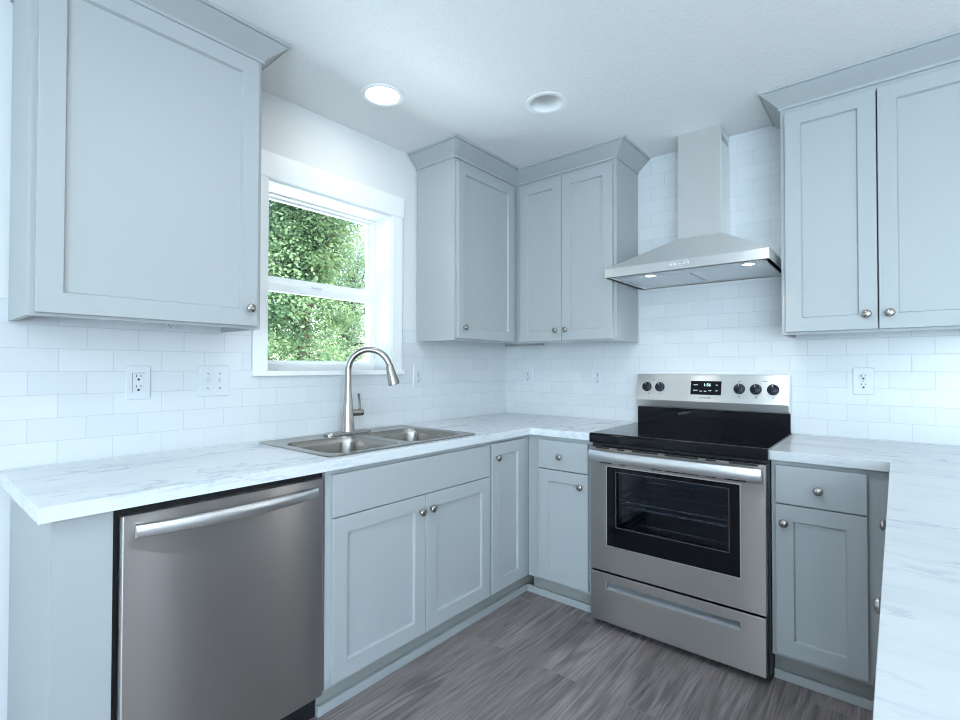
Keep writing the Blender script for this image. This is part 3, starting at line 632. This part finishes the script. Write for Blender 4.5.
# ------------------------------------------------------------------ outlets and switches
def plate(F, u, z, w_, h_, d, parent):
    def ring(i, dd): return [F(a, dd, c) for a, c in rrect(u-w_/2+i, u+w_/2-i, z-h_/2+i, z+h_/2-i, .006, 3)]
    return obj('cover_plate', loft(bmesh.new(), [ring(0, d), ring(0, d+.003), ring(.0025, d+.0055)]), WPLASTIC, parent)
def slots(F, u, z, d, parent):
    b = bmesh.new()
    box(b, u-.0085, u-.0062, d, d+.0006, z+.001, z+.010, F); box(b, u+.0060, u+.0083, d, d+.0006, z+.002, z+.009, F)
    obj('slots', b, SLOT, parent)
    obj('ground_hole', lathe(bmesh.new(), [(.0042, 0), (.0042, .0006)], F(u, d, z-.0075), F(0, 1, 0)-F(0, 0, 0), 12), SLOT, parent)
def outlet(F, u, z, label, decor=False):
    o = thing('wall_outlet', label, 'outlet', F(u, TT, z), 'white wall outlets'); d = TT+.0002
    plate(F, u, z, .078, .124, d, o)
    if decor:
        r = obj('receptacle', BX(u-.0175, u+.0175, d+.004, d+.0072, z-.034, z+.034, F=F), WPLASTIC, o, bevel=.001)
        for dz in (.019, -.019): slots(F, u, z+dz, d+.0072, r)
        b = bmesh.new(); box(b, u-.0195, u-.0185, d+.005, d+.0062, z-.036, z+.036, F); box(b, u-.0195, u+.0195, d+.005, d+.0062, z+.035, z+.036, F); obj('device_gap', b, INK, o)
    else:
        for dz in (.020, -.020):
            r = obj('receptacle', lathe(bmesh.new(), [(.0175, .004), (.0175, .0066), (.0160, .0072), (.0001, .0072)], F(u, d, z+dz), F(0, 1, 0)-F(0, 0, 0), 28), WPLASTIC, o, smooth=35)
            slots(F, u, z+dz, d+.0072, r)
        obj('screw', lathe(bmesh.new(), [(.003, .005), (.003, .0062), (.0001, .0066)], F(u, d, z), F(0, 1, 0)-F(0, 0, 0), 12), NICKEL, o)
outlet(FL, -2.263, 1.180, 'white rectangular-faced outlet under the large wall cabinet, left of the double switch', True)
outlet(FL, -.870, 1.182, 'white wall outlet right of the window, under the corner cabinet')
outlet(FB, .195, 1.180, 'white wall outlet on the range wall nearest the corner')
outlet(FB, .720, 1.177, 'white wall outlet on the range wall just left of the range')
outlet(FB, 2.032, 1.177, 'white wall outlet on the tile right of the range')
sw = thing('light_switch', 'white double switch plate on the tile left of the window', 'switch', (TT, -2.0, 1.181))
plate(FL, -2.0005, 1.181, .122, .124, TT+.0002, sw)
for dy in (-.023, .023):
    t_ = obj('switch_toggle', BX(-2.0005+dy-.005, -2.0005+dy+.005, TT+.005, TT+.016, 1.176, 1.192, F=FL), WPLASTIC, sw, bevel=.0015)
    for dz in (.030, -.030): obj('screw', lathe(bmesh.new(), [(.0032, .005), (.0032, .0062), (.0001, .0066)], (TT, -2.0005+dy, 1.181+dz), (1, 0, 0), 12), NICKEL, sw)

# ------------------------------------------------------------------ garden seen through the window
obj('ground', BX(-40, -.25, -20, 40, -.6, -.5), LAWN, kind='structure')
def tree(name, label, x, y, r, zc_, rz, nl, m, seed, gaps=0):
    rnd = random.Random(seed)
    t = thing(name, label, 'tree', (x, y, -.5), 'garden trees outside the window')
    b = bmesh.new(); tube(b, [(x, y, -.5), (x+.05, y, .6), (x-.05, y+.04, zc_), (x, y, zc_+rz*.6)], [.14, .11, .08, .02], 10)
    tips = []
    for k in range(26):
        a = rnd.uniform(0, 2*PI); el = rnd.uniform(-.5, 1.2); z0_ = zc_ - rz*.6 + rnd.random()*rz*.9
        e = Vector((x + r*.85*math.cos(a)*math.cos(el), y + r*.85*math.sin(a)*math.cos(el), zc_ + rz*.85*math.sin(el)))
        s = Vector((x, y, max(.2, z0_))); mid = s.lerp(e, .5) + Vector((0, 0, .1)); tube(b, [s, mid, e], [.035, .022, .006], 6); tips += [e, mid.lerp(e, .5), mid]
    obj('trunk', b, BARK, t)
    verts = []; faces = []
    clumps = [(Vector((x + r*rnd.gauss(0, .5), y + r*rnd.gauss(0, .5), zc_ + rz*rnd.uniform(-1, 1)*.95)), rnd.uniform(.18, .42)) for _ in range(110)] + [(q, .35) for q in tips]
    while len(faces) < nl:
        c, cr_ = rnd.choice(clumps); p = c + Vector((rnd.gauss(0, 1), rnd.gauss(0, 1), rnd.gauss(0, .8)))*cr_*.6
        dv = Vector((rnd.gauss(0, 1), rnd.gauss(0, 1), rnd.gauss(-.2, .6))).normalized(); sv = dv.orthogonal().normalized(); sv.rotate(Matrix.Rotation(rnd.uniform(0, 2*PI), 3, dv))
        L = rnd.uniform(.04, .075); wdt = L*.30; nn = dv.cross(sv)*L*.12; i = len(verts)
        verts += [p, p + dv*L*.45 + sv*wdt + nn, p + dv*L, p + dv*L*.45 - sv*wdt + nn]; faces.append((i, i+1, i+2, i+3))
    org = origin_of(t); me = bpy.data.meshes.new('foliage'); me.from_pydata([v-org for v in verts], [], faces); me.materials.append(m)
    o = bpy.data.objects.new('foliage', me); C.objects.link(o); o.parent = t; o['kind'] = 'stuff'
tree('leafy_tree', 'dense green leafy tree filling the window view', -4.6, 1.1, .85, 2.6, 1.75, 42000, LEAF, 3)
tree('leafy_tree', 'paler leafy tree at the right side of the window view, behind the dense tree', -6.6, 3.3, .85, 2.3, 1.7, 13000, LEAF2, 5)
